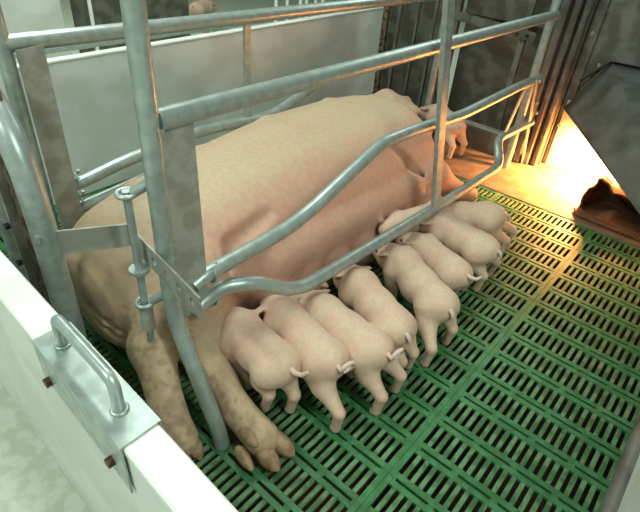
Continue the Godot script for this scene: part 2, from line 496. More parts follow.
# hip and shoulder are the middle of the rump and of the chest, snout the tip of the nose, all (u, v, h)
func make_piglet(label: String, hip: Vector3, sh: Vector3, snout: Vector3, hind: Array, fore: Array, tail: int, k := 1.0) -> void:
	var t := thing("piglet", label, "piglet", P(hip.x, hip.y, 0), "nursing litter of piglets")
	var f := (sh - hip)
	f.z = 0
	f = f.normalized()
	var sd := Vector3(f.y, -f.x, 0)
	var pr := []
	var lo := Vector3(9, 9, 9)
	var hi := Vector3(-9, -9, -9)
	var cap := func(a: Vector3, b: Vector3, ra: float, rb: float, kk := 0.022): pr.append([0, W(a), W(b), ra * S * k, rb * S * k, kk])
	var mid := hip.lerp(sh, 0.5) - Vector3(0, 0, 0.010)
	cap.call(hip, mid, 0.043, 0.049, 0.03)
	cap.call(mid, sh, 0.049, 0.046, 0.03)
	cap.call(hip - f * 0.022 + Vector3(0, 0, 0.004), hip + f * 0.02, 0.034, 0.042, 0.03)
	var hd := (snout - sh).normalized()
	var head := snout - hd * 0.066 * k
	cap.call(sh, head, 0.045, 0.040, 0.03)
	cap.call(head, head.lerp(snout, 0.75), 0.040, 0.026, 0.02)
	cap.call(head.lerp(snout, 0.7), snout, 0.022, 0.020, 0.01)
	var hs := hd.cross(Vector3(0, 0, 1)).normalized()
	var hu := hs.cross(hd).normalized()
	for s in [-1.0, 1.0]:
		var ec: Vector3 = head - hd * 0.006 + hs * s * 0.028 + hu * 0.024
		var ea: Vector3 = (hs * s * 0.75 + hu * 0.15 - hd * 0.65).normalized()
		var eb: Vector3 = (hd * 0.25 + hu * 0.95).normalized()
		eb = (eb - ea * ea.dot(eb)).normalized()
		pr.append([1, W(ec + ea * 0.012), Basis(g(ea), g(eb), g(ea.cross(eb))), Vector3(0.036, 0.0085, 0.028) * k, 0.010])
	for i in 2:
		var s := -1.0 if i == 0 else 1.0
		var ft: Vector3 = hind[i]
		var hj := hip + sd * s * 0.026 - Vector3(0, 0, 0.014)
		var hock := ft - f * 0.014 + Vector3(0, 0, 0.060 * k) + (hj - ft) * 0.10
		var stf := hj.lerp(hock, 0.52) + f * 0.018
		cap.call(hj, stf, 0.038, 0.026, 0.025)
		cap.call(stf, hock, 0.026, 0.0140, 0.016)
		cap.call(hock, ft + Vector3(0, 0, 0.016), 0.0138, 0.0108, 0.008)
		cap.call(ft + Vector3(0, 0, 0.016), ft + f * 0.009 + Vector3(0, 0, 0.008), 0.0112, 0.0090, 0.006)
		var gt: Vector3 = fore[i]
		var sj := sh + sd * s * 0.030 - Vector3(0, 0, 0.020)
		var kn := sj.lerp(gt, 0.55) + f * 0.008
		cap.call(sj, kn, 0.034, 0.0170, 0.02)
		cap.call(kn, gt + Vector3(0, 0, 0.014), 0.0160, 0.0125, 0.010)
		cap.call(gt + Vector3(0, 0, 0.014), gt + f * 0.010 + Vector3(0, 0, 0.010), 0.013, 0.0115, 0.008)
	for q in pr:
		var r: float = maxf(q[3], q[4]) if q[0] == 0 else 0.05
		lo = lo.min((q[1] as Vector3) - Vector3.ONE * (r + 0.03)); hi = hi.max((q[1] as Vector3) + Vector3.ONE * (r + 0.03))
		if q[0] == 0:
			lo = lo.min((q[2] as Vector3) - Vector3.ONE * (r + 0.03)); hi = hi.max((q[2] as Vector3) + Vector3.ONE * (r + 0.03))
	lo.y = -0.012
	var st := new_st()
	field_mesh(st, pr, 0.006, lo, hi, piglet_colour)
	# tail
	st.set_color(Color(0.72, 0.52, 0.44))
	var root := hip - f * 0.050 * k + Vector3(0, 0, 0.022)
	var tp := [W(root + f * 0.02)]
	var tr := [0.009]
	if tail == 0:                       # short stub
		tp += [W(root - f * 0.012), W(root - f * 0.028 + sd * 0.006 + Vector3(0, 0, 0.004)), W(root - f * 0.036 + sd * 0.012 + Vector3(0, 0, 0.016))]
		tr += [0.008, 0.0065, 0.005]
	elif tail == 1:                     # curled into a ring
		for i in 13:
			var a := TAU * i / 11.0
			tp.append(W(root - f * (0.014 + 0.004 * sin(a)) + sd * (0.016 * (1 - cos(a)) - 0.004) + Vector3(0, 0, 0.016 * sin(a))))
			tr.append(0.0075 - 0.0003 * i)
	else:                               # hanging
		tp += [W(root - f * 0.012 - Vector3(0, 0, 0.004)), W(root - f * 0.016 - Vector3(0, 0, 0.018) + sd * 0.004), W(root - f * 0.014 - Vector3(0, 0, 0.034) + sd * 0.008)]
		tr += [0.007, 0.005, 0.003]
	tube(st, tp, tr, 8)
	part("body", st, M.young, t)
	for s in [-1.0, 1.0]:
		var es := new_st()
		ball(es, W(head.lerp(snout, 0.42) + hs * s * 0.031 * k + hu * 0.017 * k), Vector3.ONE * 0.0065, Basis.IDENTITY, 6)
		part("eye", es, M.black, t)

# ---------------------------------------------------------------- floor
const COL0 := -0.2385
const COLW := 0.3965
const SLOT := 0.0199
const ROWP := 0.1021
const ROW0 := 0.608           # a line of joints across the floor
func floor_tile_mesh() -> ArrayMesh:
	var am := ArrayMesh.new()
	var strip := new_st(false)
	var ribs := new_st(false)
	var th := 0.011
	var w := COLW * S
	var d := ROWP * 2.0 * S
	var gap := 0.0003
	var e := 0.0142 * S - gap        # half of the plain strip along each side
	for s in [-1.0, 1.0]:
		box(strip, Vector3(s * (w * 0.5 - gap - e * 0.5), -th * 0.5, 0), Vector3(e, th, d - 2 * gap), 0.0007)
	# cross bars: one in the middle, a half bar along each end, each split by four long thin slots
	var x0 := -w * 0.5 + gap + e
	var full := w - 2.0 * (gap + e)
	var cb := 0.036 * S              # space between two rows of slots
	var dash := 0.0085
	for r in 3:
		var zc := (r - 1) * d * 0.5
		for s in [-1.0, 1.0]:
			if (r == 0 and s < 0) or (r == 2 and s > 0): continue
			box(strip, Vector3(0, -th * 0.5, zc + s * (cb * 0.5 + dash * 0.5) * 0.5), Vector3(full, th, (cb - dash) * 0.5), 0.0012)
		for k in 5:
			var bw := 0.016 * S if k > 0 and k < 4 else 0.006 * S
			var xc := x0 + full * k / 4.0
			if k == 0: xc += bw * 0.5
			if k == 4: xc -= bw * 0.5
			var zz := zc
			var dz := dash
			if r == 0: zz = zc + dash * 0.25 + gap * 0.5; dz = dash * 0.5 - gap
			if r == 2: zz = zc - dash * 0.25 - gap * 0.5; dz = dash * 0.5 - gap
			box(strip, Vector3(xc, -th * 0.5 - 0.0005, zz), Vector3(bw, th - 0.001, dz + 0.002), 0.0)
	# ribs between the slots
	var sw := 0.0093 * S
	var rw := SLOT * S - sw
	var rl := ROWP * S - cb
	for r in 2:
		var zc := (r - 0.5) * d * 0.5
		for k in 20:
			var xc := x0 + full * 0.5 + (k - 9.5) * SLOT * S
			box(ribs, Vector3(xc, -th * 0.5 - 0.0006, zc), Vector3(rw if k > 0 and k < 19 else rw * 0.8, th - 0.0012, rl + 0.001), 0.001)
	strip.generate_normals()
	strip.commit(am)
	ribs.generate_normals()
	ribs.commit(am)
	am.surface_set_material(0, M.green)
	am.surface_set_material(1, M.green_worn)
	return am
func make_floor() -> void:
	var fl := thing("floor", "green slatted plastic floor of the farrowing pen", "floor", Vector3.ZERO, "", "structure")
	var am := floor_tile_mesh()
	for c in 5:
		for r in 10:
			var v := ROW0 + ROWP * 2.0 * (r - 2) + ROWP
			if v > 2.13: continue
			var o := MeshInstance3D.new()
			o.mesh = am
			o.name = "floor_tile"
			fl.add_child(o, true)
			o.position = P(COL0 + COLW * (0.5 - c + (0.0)), v, 0)
	# beams and slurry pit under the slats
	for c in 5:
		var js := new_st(false)
		box(js, P(COL0 - COLW * (c - 1), 1.1, 0) - Vector3(0, 0.053, 0), Vector3(0.030, 0.08, 2.4), 0.0)
		part("joist", js, M.slurry, fl)
	var st := new_st(false)
	box(st, P(-0.8, 1.1, -0.78), Vector3(3.4, 0.06, 3.6), 0.0)
	part("slurry", st, M.slurry, fl)
	st = new_st(false)
	for s in [-1.0, 1.0]:
		box(st, P(-0.8 + s * 1.08, 1.1, -0.43), Vector3(0.06, 0.9, 3.2), 0.0)
		box(st, P(-0.8, 1.14 + s * 1.0, -0.435), Vector3(2.7, 0.9, 0.06), 0.0)
	part("pit_wall", st, M.slurry, fl)
	# solid slab at the head end and in the creep corner
	var sl := new_st(false)
	box(sl, P(-0.75, 2.385, -0.02), Vector3(2.6, 0.05, 0.68 * S), 0.004)
	var so := part("floor_slab", sl, M.slab, self)
	tag(so, "brown solid floor slab at the head end beyond the green slats", "floor", "", "structure")
	# aisle
	var ai := new_st(false)
	box(ai, P(-1.0, -0.885, -0.06), Vector3(12.0, 0.15, 2.13 * S), 0.0)
	var ao := part("floor_aisle", ai, M.concrete, self)
	tag(ao, "pale concrete aisle floor outside the white pen wall", "floor", "", "structure")

# ---------------------------------------------------------------- walls of the pen
func wall_pt(u: float, t: float, h: float) -> Vector3:     # the front wall runs a little askew; t = 0 outer face, 1 inner face
	return P(u, 0.115 - 0.036 * u + t * 0.045, h)
func make_walls() -> void:
	var w := thing("wall_front", "white plastic pen wall along the aisle", "wall", wall_pt(-0.8, 0.5, 0), "", "structure")
	var st := new_st(false)
	bar(st, wall_pt(-2.4, 0.5, 0.244), wall_pt(0.6, 0.5, 0.244), 0.488 * S, 0.045 * S - 0.004, Vector3.UP, 0.003)
	part("board", st, M.grey_panel, w)
	st = new_st(false)
	bar(st, wall_pt(-2.4, 0.5, 0.494), wall_pt(0.6, 0.5, 0.494), 0.045 * S, 0.012 * S, wall_pt(0, 1, 0) - wall_pt(0, 0, 0), 0.003)
	part("cap", st, M.white, w)
	# rear partition
	var a := P(-1.745, 0.05, 0)
	var b := P(-1.83, 2.86, 0)
	w = thing("wall_rear", "pale grey plastic partition behind the sow crate", "wall", (a + b) * 0.5, "", "structure")
	st = new_st(false)
	plank(st, a, b, 0.492 * S, 0.035)
	part("board", st, M.grey_panel, w)
	st = new_st(false)
	bar(st, a + Vector3(0, 0.494 * S, 0), b + Vector3(0, 0.494 * S, 0), 0.042, 0.012, Vector3.RIGHT, 0.003)
	part("cap", st, M.white, w)
	# side partition on the creep side
	a = P(0.165, 0.12, 0)
	b = P(0.165, 2.56, 0)
	w = thing("wall_side", "cream plastic partition with a steel foot strip beside the slatted floor", "wall", (a + b) * 0.5, "", "structure")
	st = new_st(false)
	plank(st, a, b, 0.5 * S, 0.035)
	part("board", st, M.grey_panel, w)
	st = new_st()
	tube(st, [P(0.147, 0.2, 0.05), P(0.147, 2.0, 0.05)], 0.028)
	part("foot_rail", st, M.dull_steel, w)
	# saddle bracket with a handle
	var br := thing("wall_handle", "steel lifting handle on a folded bracket over the white wall top", "handle", wall_pt(-0.45, 0.5, 0.5))
	var u0 := -0.565
	var u1 := -0.345
	st = new_st(false)
	var up := Vector3(0, 0.003, 0)
	sheet(st, [wall_pt(u0, -0.02, 0.501), wall_pt(u1, -0.02, 0.501), wall_pt(u1, 1.02, 0.501), wall_pt(u0, 1.02, 0.501)], up)
	var out := (wall_pt(0, 0, 0) - wall_pt(0, 1, 0)).normalized() * 0.003
	sheet(st, [wall_pt(u0, -0.02, 0.503), wall_pt(u1, -0.02, 0.503), wall_pt(u1, -0.02, 0.415), wall_pt(u1 - 0.01, -0.02, 0.42), wall_pt(u0, -0.02, 0.435)], out)
	sheet(st, [wall_pt(u0, 1.02, 0.503), wall_pt(u1, 1.02, 0.503), wall_pt(u1, 1.02, 0.42), wall_pt(u0, 1.02, 0.42)], -out)
	part("bracket", st, M.steel, br)
	st = new_st()
	tube(st, bend([wall_pt(-0.53, 0.5, 0.502), wall_pt(-0.53, 0.5, 0.553), wall_pt(-0.39, 0.5, 0.553), wall_pt(-0.39, 0.5, 0.502)], 0.02), 0.009)
	part("grip", st, M.steel, br)
	for u in [-0.54, -0.378]:
		st = new_st()
		bolt(st, wall_pt(u, -0.1, 0.446), out.normalized(), 0.009)
		part("bolt", st, M.brown_bolt, br)
		st = new_st()
		tube(st, ring_path(wall_pt(-0.53 if u < -0.5 else -0.39, 0.5, 0.5045), 0.011, Vector3.UP, 14), 0.003, 8, true)
		part("weld", st, M.steel, br)

# ---------------------------------------------------------------- crate
const TR := 0.0215
func crate_side(near: bool) -> void:
	var u := -0.69 if near else -1.25
	var o := 1.0 if near else -1.0           # outwards
	var ub := u + o * 0.07                   # the low rail bows outwards
	var t := thing("crate_side", "galvanised crate side with three bent rails between sow and nursing piglets" if near else "galvanised crate side between the sow's back and the grey partition", "crate rail", P(u, 1.3, 0), "crate sides")
	var st := new_st()
	tube(st, bend([P(u + o * 0.145, 0.407, 0.0), P(u + o * 0.135, 0.408, 0.04), P(u + o * 0.065, 0.412, 0.17), P(u, 0.416, 0.29), P(u, 0.416, 0.97)] if near else [P(u, 0.43, 0.0), P(u, 0.43, 0.97)], 0.12), TR)
	part("rear_post", st, M.steel, t)
	st = new_st(false)
	var pl := [P(u, 0.426, 0.68), P(u, 0.497, 0.685), P(u, 0.503, 0.33), P(u, 0.497, 0.285), P(u, 0.475, 0.268), P(u, 0.43, 0.262), P(u, 0.424, 0.30)] if near else [P(u, 0.445, 0.68), P(u, 0.505, 0.685), P(u, 0.505, 0.0), P(u, 0.445, 0.0)]
	if not near:
		for i in pl.size(): pl[i] += Vector3(TR + 0.004, 0, 0)
	sheet(st, pl, Vector3(0.005, 0, 0))
	part("post_plate", st, M.steel_flat, t)
	st = new_st()
	tube(st, [P(u, 0.43, 0.69), P(u - o * 0.03, 2.30, 0.675)], TR + 0.002)
	part("top_rail", st, M.steel, t)
	st = new_st()
	var mid_px := [[205, 275], [285, 230], [310, 211], [366, 158], [382, 143], [412, 131], [462, 115], [520, 86], [540, 78]]
	var mid_path := [P(u, 0.47, 0.330)]
	if not near: mid_px = [[80, 183], [125, 161], [200, 131], [262, 118], [280, 110], [313, 86], [338, 76], [440, 50]]
	for q in mid_px:
		var w := pu(q[0], q[1], u)
		mid_path.append(P(u, w.y, w.z))
	tube(st, bend(mid_path, 0.06), TR)
	part("middle_rail", st, M.steel, t)
	st = new_st()
	var low_px := [[207, 298, 0.0], [224, 286, 0.012], [252, 282, 0.04], [297, 291, 0.07], [440, 205, 0.07], [500, 166, 0.07], [497, 139, 0.0], [531, 122, 0.0]]
	var low_path := [P(u, 0.46, 0.262)]
	if not near: low_px = [[80, 208, 0.0], [125, 188, 0.0], [150, 176, 0.01], [190, 165, 0.04]]
	for q in low_px:
		var w := pu(q[0], q[1], u + o * q[2])
		low_path.append(P(u + o * q[2], w.y, w.z))
	if not near: low_path += [P(u - 0.07, 1.2, 0.19), P(u - 0.07, 1.6, 0.19)]
	tube(st, bend(low_path, 0.07), TR)
	part("lower_rail", st, M.steel, t)
	st = new_st()
	tube(st, [P(u - o * 0.045, 2.31, 0.0), P(u - o * 0.045, 2.31, 0.95)], TR)
	part("head_post", st, M.steel, t)
	for hh in [0.335, 0.272]:
		st = new_st()
		tube(st, ring_path(P(u, 0.515, hh + 0.003), TR + 0.001, Vector3(0, 0.1, 1).normalized(), 16), 0.004, 6, true)
		bolt(st, P(u, 0.53, hh + 0.004) + Vector3(0, TR, 0), Vector3.UP, 0.006)
		part("clamp", st, M.steel, t)
	if near:
		st = new_st(false)
		bar(st, P(-0.661, 1.235, 0.92), P(-0.612, 1.372, 0.165), 0.052, 0.018, Vector3(0, 0, 1), 0.004)
		part("upright", st, M.steel, t)
		st = new_st(false)
		box(st, P(-0.612, 1.372, 0.172), Vector3(0.03, 0.02, 0.055), 0.004)
		bolt(st, P(-0.605, 1.372, 0.19), Vector3.RIGHT, 0.009)
		part("bracket", st, M.steel_flat, t)
		# head end: clamp strap, struts
		st = new_st(false)
		bar(st, P(u + 0.02, 2.16, 0.46), P(u - 0.01, 2.43, 0.0), 0.03, 0.006, Vector3(0, 0, 1), 0.001)
		part("strut", st, M.steel_flat, t)
		st = new_st(false)
		bar(st, P(u, 2.115, 0.43), P(u, 2.03, 0.25), 0.03, 0.006, Vector3(0, 0, 1), 0.001)
		part("strut", st, M.steel_flat, t)
		for q in [[2.175, 0.45], [2.23, 0.35], [2.26, 0.30]]:
			st = new_st()
			bolt(st, P(u + 0.028, q[0], q[1]), Vector3.RIGHT, 0.009)
			part("bolt", st, M.steel, t)
		# rings that hold the locking pin
		for hh in [0.577, 0.330]:
			st = new_st()
			tube(st, ring_path(P(-0.736, 0.384, hh - 0.02), 0.020, Vector3.UP, 18), 0.006, 8, true)
			tube(st, [P(-0.728, 0.392, hh - 0.018), P(-0.695, 0.422, hh + 0.012)], 0.012, 10)
			part("ring", st, M.steel, t)
		for hh in [0.675, 0.46, 0.425]:
			st = new_st()
			bolt(st, P(u + 0.008, 0.428, hh), Vector3.RIGHT, 0.008)
			part("bolt", st, M.steel, t)
	else:
		st = new_st(false)
		bar(st, P(u, 1.13, 0.70), P(u, 1.13, 0.16), 0.034, 0.014, Vector3(0, 0, 1), 0.003)
		part("upright", st, M.steel, t)
		for q in [[0.46, 0.60], [0.47, 0.43]]:
			st = new_st()
			bolt(st, P(u + 0.008, q[0], q[1]), Vector3.RIGHT, 0.008)
			part("bolt", st, M.steel, t)
func make_gate() -> void:
	var pin := thing("locking_pin", "upright steel locking pin through two rings beside the crate post", "pin", P(-0.736, 0.384, 0.205))
	var st := new_st()
	tube(st, [P(-0.736, 0.384, 0.205), P(-0.736, 0.384, 0.562)], 0.0095)
	part("rod", st, M.steel, pin)
	st = new_st()
	tube(st, [P(-0.736, 0.384, 0.240), P(-0.736, 0.384, 0.300)], 0.0175)
	part("sleeve", st, M.steel_flat, pin)
	st = new_st()
	tube(st, [P(-0.736, 0.384, 0.388), P(-0.736, 0.384, 0.396)], 0.024, 18)
	part("collar", st, M.steel, pin)
	var t := thing("rear_gate", "galvanised rear gate with rusty upright bars behind the sow's rump", "gate", P(-0.95, 0.29, 0))
	st = new_st()
	tube(st, bend([P(-0.885, 0.287, 0.0), P(-0.885, 0.287, 0.50), P(-0.905, 0.289, 0.61), P(-0.99, 0.294, 0.69), P(-1.35, 0.31, 0.71)], 0.15, 10), 0.030, 20)
	part("hoop", st, M.steel, t)
	st = new_st(false)
	box(st, P(-0.965, 0.292, 0.36), Vector3(0.05, 0.72 * S, 0.03), 0.004)
	part("channel", st, M.rusty, t)
	st = new_st(false)
	box(st, P(-1.0, 0.285, 0.36), Vector3(0.012, 0.70 * S, 0.045), 0.002)
	part("flat_bar", st, M.steel_flat, t)
	for hh in [0.33, 0.42, 0.52]:
		st = new_st()
		bolt(st, P(-0.998, 0.262, hh), Vector3(0, 0, 1), 0.008)
		part("bolt", st, M.black, t)
	st = new_st()
	tube(st, [P(-1.075, 0.29, 0.0), P(-1.075, 0.29, 0.74)], 0.03)
	part("upright", st, M.steel, t)
	# latch: plain strap from the hoop, then a perforated bar past the post
	st = new_st(false)
	bar(st, P(-0.875, 0.288, 0.428), P(-0.803, 0.409, 0.428), 0.052 * S, 0.006, Vector3.UP, 0.001)
	part("strap", st, M.steel_flat, t)
	st = new_st()
	bolt(st, P(-0.868, 0.268, 0.45), Vector3(0.7, 0, 0.7), 0.01)
	part("bolt", st, M.steel, t)
	var a := P(-0.805, 0.411, 0.428)
	var b := P(-0.540, 0.378, 0.420)
	var cs := CSGBox3D.new()
	cs.size = Vector3(0.05 * S, 0.005, (b - a).length())
	var z := (b - a).normalized()
	var x := (Vector3.UP - z * z.y).normalized()
	cs.transform = Transform3D(Basis(x, z.cross(x), z), (a + b) * 0.5 - t.position)
	cs.material = M.steel_flat
	cs.name = "perforated_bar"
	for k in 4:
		var cy := CSGCylinder3D.new()
		cy.operation = CSGShape3D.OPERATION_SUBTRACTION
		cy.radius = 0.010
		cy.height = 0.05
		cy.sides = 16
		cy.material = M.steel_flat
		cy.position = Vector3(0, 0, (b - a).length() * (-0.10 + 0.17 * k))
		cy.name = "hole"
		cs.add_child(cy, true)
	t.add_child(cs, true)

# ---------------------------------------------------------------- head end and creep corner
func make_head_end() -> void:
	var V := 2.50
	# corner post: three upright profiles
	var t := thing("corner_post", "tall steel corner post of folded profiles between feeder and creep nest", "post", P(-0.68, 2.46, 0))
	for q in [[-0.728, 2.425, 0.040], [-0.686, 2.44, 0.034], [-0.648, 2.45, 0.030]]:
		var st := new_st(false)
		box(st, P(q[0], q[1], 0.55), Vector3(q[2], 1.1 * S, 0.05), 0.007)
		part("profile", st, M.dull_steel, t)
	var st2 := new_st(false)
	box(st2, P(-0.69, 2.478, 0.55), Vector3(0.15, 1.1 * S, 0.012), 0.002)
	part("back_strip", st2, M.dull_steel, t)
	# head wall behind the creep nest
	var w := thing("wall_head", "dull steel sheet wall above the heated creep nest", "wall", P(-0.25, 2.53, 0), "", "structure")
	var st := new_st(false)
	box(st, P(-0.24, 2.535, 0.55), Vector3(0.86 * S, 1.1 * S, 0.02), 0.002)
	part("sheet", st, M.dull_steel, w)
	st = new_st(false)
	box(st, P(-0.612, 2.515, 0.55), Vector3(0.05, 1.1 * S, 0.012), 0.002)
	part("seam_strip", st, M.dull_steel, w)
	for hh in [0.605, 0.9, 0.2]:
		st = new_st()
		bolt(st, P(-0.612, 2.508, hh), Vector3(0, 0, 1), 0.011)
		part("bolt", st, M.steel, w)
	# hood over the nest
	var A := W(pv(563, 106, 2.522))
	var C := W(pv(580, 82, 2.522))
	var D := W(pv(612, 63, 2.522))
	var E := P(0.145, 2.522, 0.515)
	var B0 := ph(640, 212, 0.245)
	var dirv := B0 - pv(563, 106, 2.522)
	var F0 := pv(563, 106, 2.522) + dirv * ((0.145 - pv(563, 106, 2.522).x) / dirv.x)
	var Fp := W(F0)
	var hood := thing("creep_hood", "sloping dull steel hood over the heated piglet nest", "hood", P(-0.2, 2.3, 0))
	st = new_st(false)
	var up := Vector3(0, 0.004, 0)
	sheet(st, [A, D, Fp], up)
	sheet(st, [D, E, Fp], up)
	sheet(st, [A, C, D], up)
	part("lid", st, M.hood, hood)
	st = new_st()
	tube(st, [A, Fp], 0.006, 8)
	part("hem", st, M.dull_steel, hood)
	st = new_st(false)
	bar(st, C + Vector3(0, 0.012, 0.02), D + Vector3(0, 0.012, 0.02), 0.05, 0.004, Vector3(0, 0.3, 1))
	bar(st, D + Vector3(0, 0.012, 0.02), E + Vector3(0, 0.012, 0.02), 0.05, 0.004, Vector3(0, 0.3, 1))
	part("hinge_lip", st, M.dull_steel, hood)
	st = new_st()
	bolt(st, D + Vector3(-0.05, -0.02, 0.035), Vector3(0, 1, 0.3).normalized(), 0.009)
	part("bolt", st, M.steel, hood)
	# heat lamp under the hood
	var lp := P(-0.37, 2.45, 0.36)
	var lamp := thing("heat_lamp", "glowing infrared heat lamp hanging under the creep hood", "lamp", lp)
	st = new_st()
	tube(st, [lp + Vector3(0, 0.09, 0), lp + Vector3(0, 0.075, 0), lp + Vector3(0, 0.03, 0), lp + Vector3(0, -0.005, 0)], [0.025, 0.03, 0.06, 0.085], 18)
	part("shade", st, M.dull_steel, lamp)
	st = new_st()
	ball(st, lp - Vector3(0, 0.03, 0), Vector3(0.055, 0.05, 0.055))
	part("bulb", st, M.bulb, lamp)
	var L := SpotLight3D.new()
	L.name = "heat_light"
	L.light_color = Color(1.0, 0.66, 0.36)
	L.light_energy = HEAT
	L.light_size = 0.05
	L.spot_range = 8.0
	L.spot_angle = 82.0
	L.spot_attenuation = 2.0
	L.shadow_enabled = true
	lamp.add_child(L)
	L.position = Vector3(0, -0.09, 0)
	L.rotation_degrees = Vector3(-90, 0, 0)
	# pale board lining the nest
	st = new_st(false)
	box(st, P(-0.235, 2.512, 0.16), Vector3(0.76 * S, 0.32 * S, 0.012), 0.002)
	part("liner_board", st, M.grey_panel, w)
	# crumpled sack
	var sk := thing("sack", "crumpled brown sack lying open at the edge of the creep nest", "sack", P(-0.2, 2.2, 0))
	st = new_st()
	var c0 := P(-0.21, 2.15, 0)
	var rows := 12
	var cols := 26
	var grid := []
	var nz := FastNoiseLite.new()
	nz.seed = 4
	nz.frequency = 6.0
	for i in rows + 1:
		var ti := i / float(rows)
		var line := []
		for j in cols + 1:
			var s := PI * j / float(cols)
			var phi := ti * PI * 0.5
			var px := -cos(s) * 0.158 * cos(phi) - 0.06 * pow(sin(s), 2.0) * cos(phi)
			var py := sin(s) * 0.185 * cos(phi) * (1.0 + 0.12 * cos(s))
			var fold := 1.0 + 0.07 * sin(s * 6.0 + 0.6) * sin(s) + 0.05 * sin(s * 11.0 + ti * 3.0) * sin(s)
			var p := c0 + Vector3(px * fold, py * fold - 0.004, -sin(phi) * 0.26)
			var amp := 0.02 * minf(1.0, py * 20.0)
			p += Vector3(nz.get_noise_3dv(p * 1.5), nz.get_noise_3dv(p * 1.5 + Vector3(9, 0, 0)), nz.get_noise_3dv(p * 1.5 + Vector3(0, 9, 0))) * amp * 1.4
			line.append(p)
		grid.append(line)
	for i in rows:
		for j in cols:
			var o: Vector3 = grid[i][j] - (c0 + Vector3(0, 0, -i / float(rows) * 0.30))
			quad(st, grid[i][j], grid[i][j + 1], grid[i + 1][j + 1], grid[i + 1][j], o)
	part("cloth", st, M.sack, sk)
	st = new_st()
	tube(st, grid[0], 0.006, 8)
	part("rim", st, M.sack, sk)
	# the lower layer, with one inner fold standing up
	st = new_st()
	var fl := []
	for i in 9:
		var line := []
		for j in 15:
			var q := P(lerpf(-0.335, -0.06, j / 14.0), lerpf(2.095, 2.30, i / 8.0), 0)
			var ridge := exp(-pow((j - 5.0 - i * 0.35) / 1.6, 2.0)) * 0.055 * sin(PI * minf(1.0, (i + 1.0) / 7.0))
			line.append(q + Vector3(0, 0.006 + ridge + 0.004 * nz.get_noise_3dv(q * 2.0), 0))
		fl.append(line)
	for i in 8:
		for j in 14: quad(st, fl[i][j], fl[i][j + 1], fl[i + 1][j + 1], fl[i + 1][j], Vector3.UP)
	part("lower_layer", st, M.sack, sk)
	st = new_st()
	tube(st, bend([P(-0.345, 2.13, 0.012), P(-0.33, 2.095, 0.010), P(-0.2, 2.085, 0.010), P(-0.05, 2.085, 0.010), P(0.08, 2.10, 0.010)], 0.05), 0.011, 10)
	tube(st, bend([P(-0.335, 2.16, 0.010), P(-0.31, 2.115, 0.010), P(-0.18, 2.108, 0.012), P(-0.03, 2.11, 0.010)], 0.05), 0.012, 10)
	part("hem", st, M.sack, sk)
	# sow's feeder
	var fd := thing("sow_feeder", "dark steel sow trough with a raised sill and hopper at the crate head", "feeder", P(-0.95, 2.45, 0))
	st = new_st(false)
	box(st, P(-1.005, 2.40, 0.05), Vector3(0.49 * S, 0.115 * S, 0.02), 0.002)
	part("sill", st, M.trough, fd)
	st = new_st(false)
	box(st, P(-1.005, 2.42, 0.112), Vector3(0.49 * S, 0.006, 0.06), 0.002)
	part("lip", st, M.steel_flat, fd)
	st = new_st(false)
	box(st, P(-1.0, 2.63, 0.30), Vector3(0.50 * S, 0.62 * S, 0.02), 0.002)
	part("hopper_back", st, M.trough, fd)
	st = new_st(false)
	bar(st, W(pv(452, 14, 2.5)), W(pv(535, 38, 2.5)), 0.05, 0.006, Vector3.UP, 0.001)
	part("crossbar", st, M.dull_steel, fd)
	for q in [[515, 40], [525, 42]]:
		st = new_st()
		bolt(st, W(pv(q[0] + 2, q[1] - 6, 2.49)), Vector3(0, 0, 1), 0.008)
		part("bolt", st, M.black, fd)
	for uu in [-0.90, -0.80]:
		st = new_st(false)
		box(st, P(uu, 2.52, 0.55), Vector3(0.035, 1.1 * S, 0.03), 0.002)
		part("upright", st, M.dull_steel, fd)
	st = new_st(false)
	box(st, P(-1.25, 2.52, 0.55), Vector3(0.03, 1.1 * S, 0.03), 0.002)
	part("upright", st, M.dull_steel, fd)
	st = new_st(false)
	box(st, P(-1.0, 2.60, 0.82), Vector3(0.50 * S, 0.5 * S, 0.02), 0.002)
	part("hopper_front", st, M.trough, fd)
	# barred gate between feeder and partition
	var gt := thing("barred_gate", "tall steel gate of upright bars between the feeder and grey partition", "gate", P(-1.5, 2.5, 0))
	for q in [[-1.655, 0.04], [-1.57, 0.02], [-1.46, 0.014], [-1.36, 0.018]]:
		st = new_st(false)
		box(st, P(q[0], 2.5, 0.5), Vector3(q[1], 1.0 * S, 0.03), 0.003)
		part("upright_bar", st, M.dull_steel if q[1] < 0.03 else M.rusty, gt)
	st = new_st(false)
	box(st, P(-1.49, 2.60, 0.5), Vector3(0.44 * S, 1.0 * S, 0.01), 0.001)
	part("back_sheet", st, M.trough, gt)
	for hh in [0.04, 0.95]:
		st = new_st(false)
		box(st, P(-1.5, 2.5, hh), Vector3(0.34 * S, 0.03, 0.03), 0.003)
		part("cross_bar", st, M.dull_steel, gt)

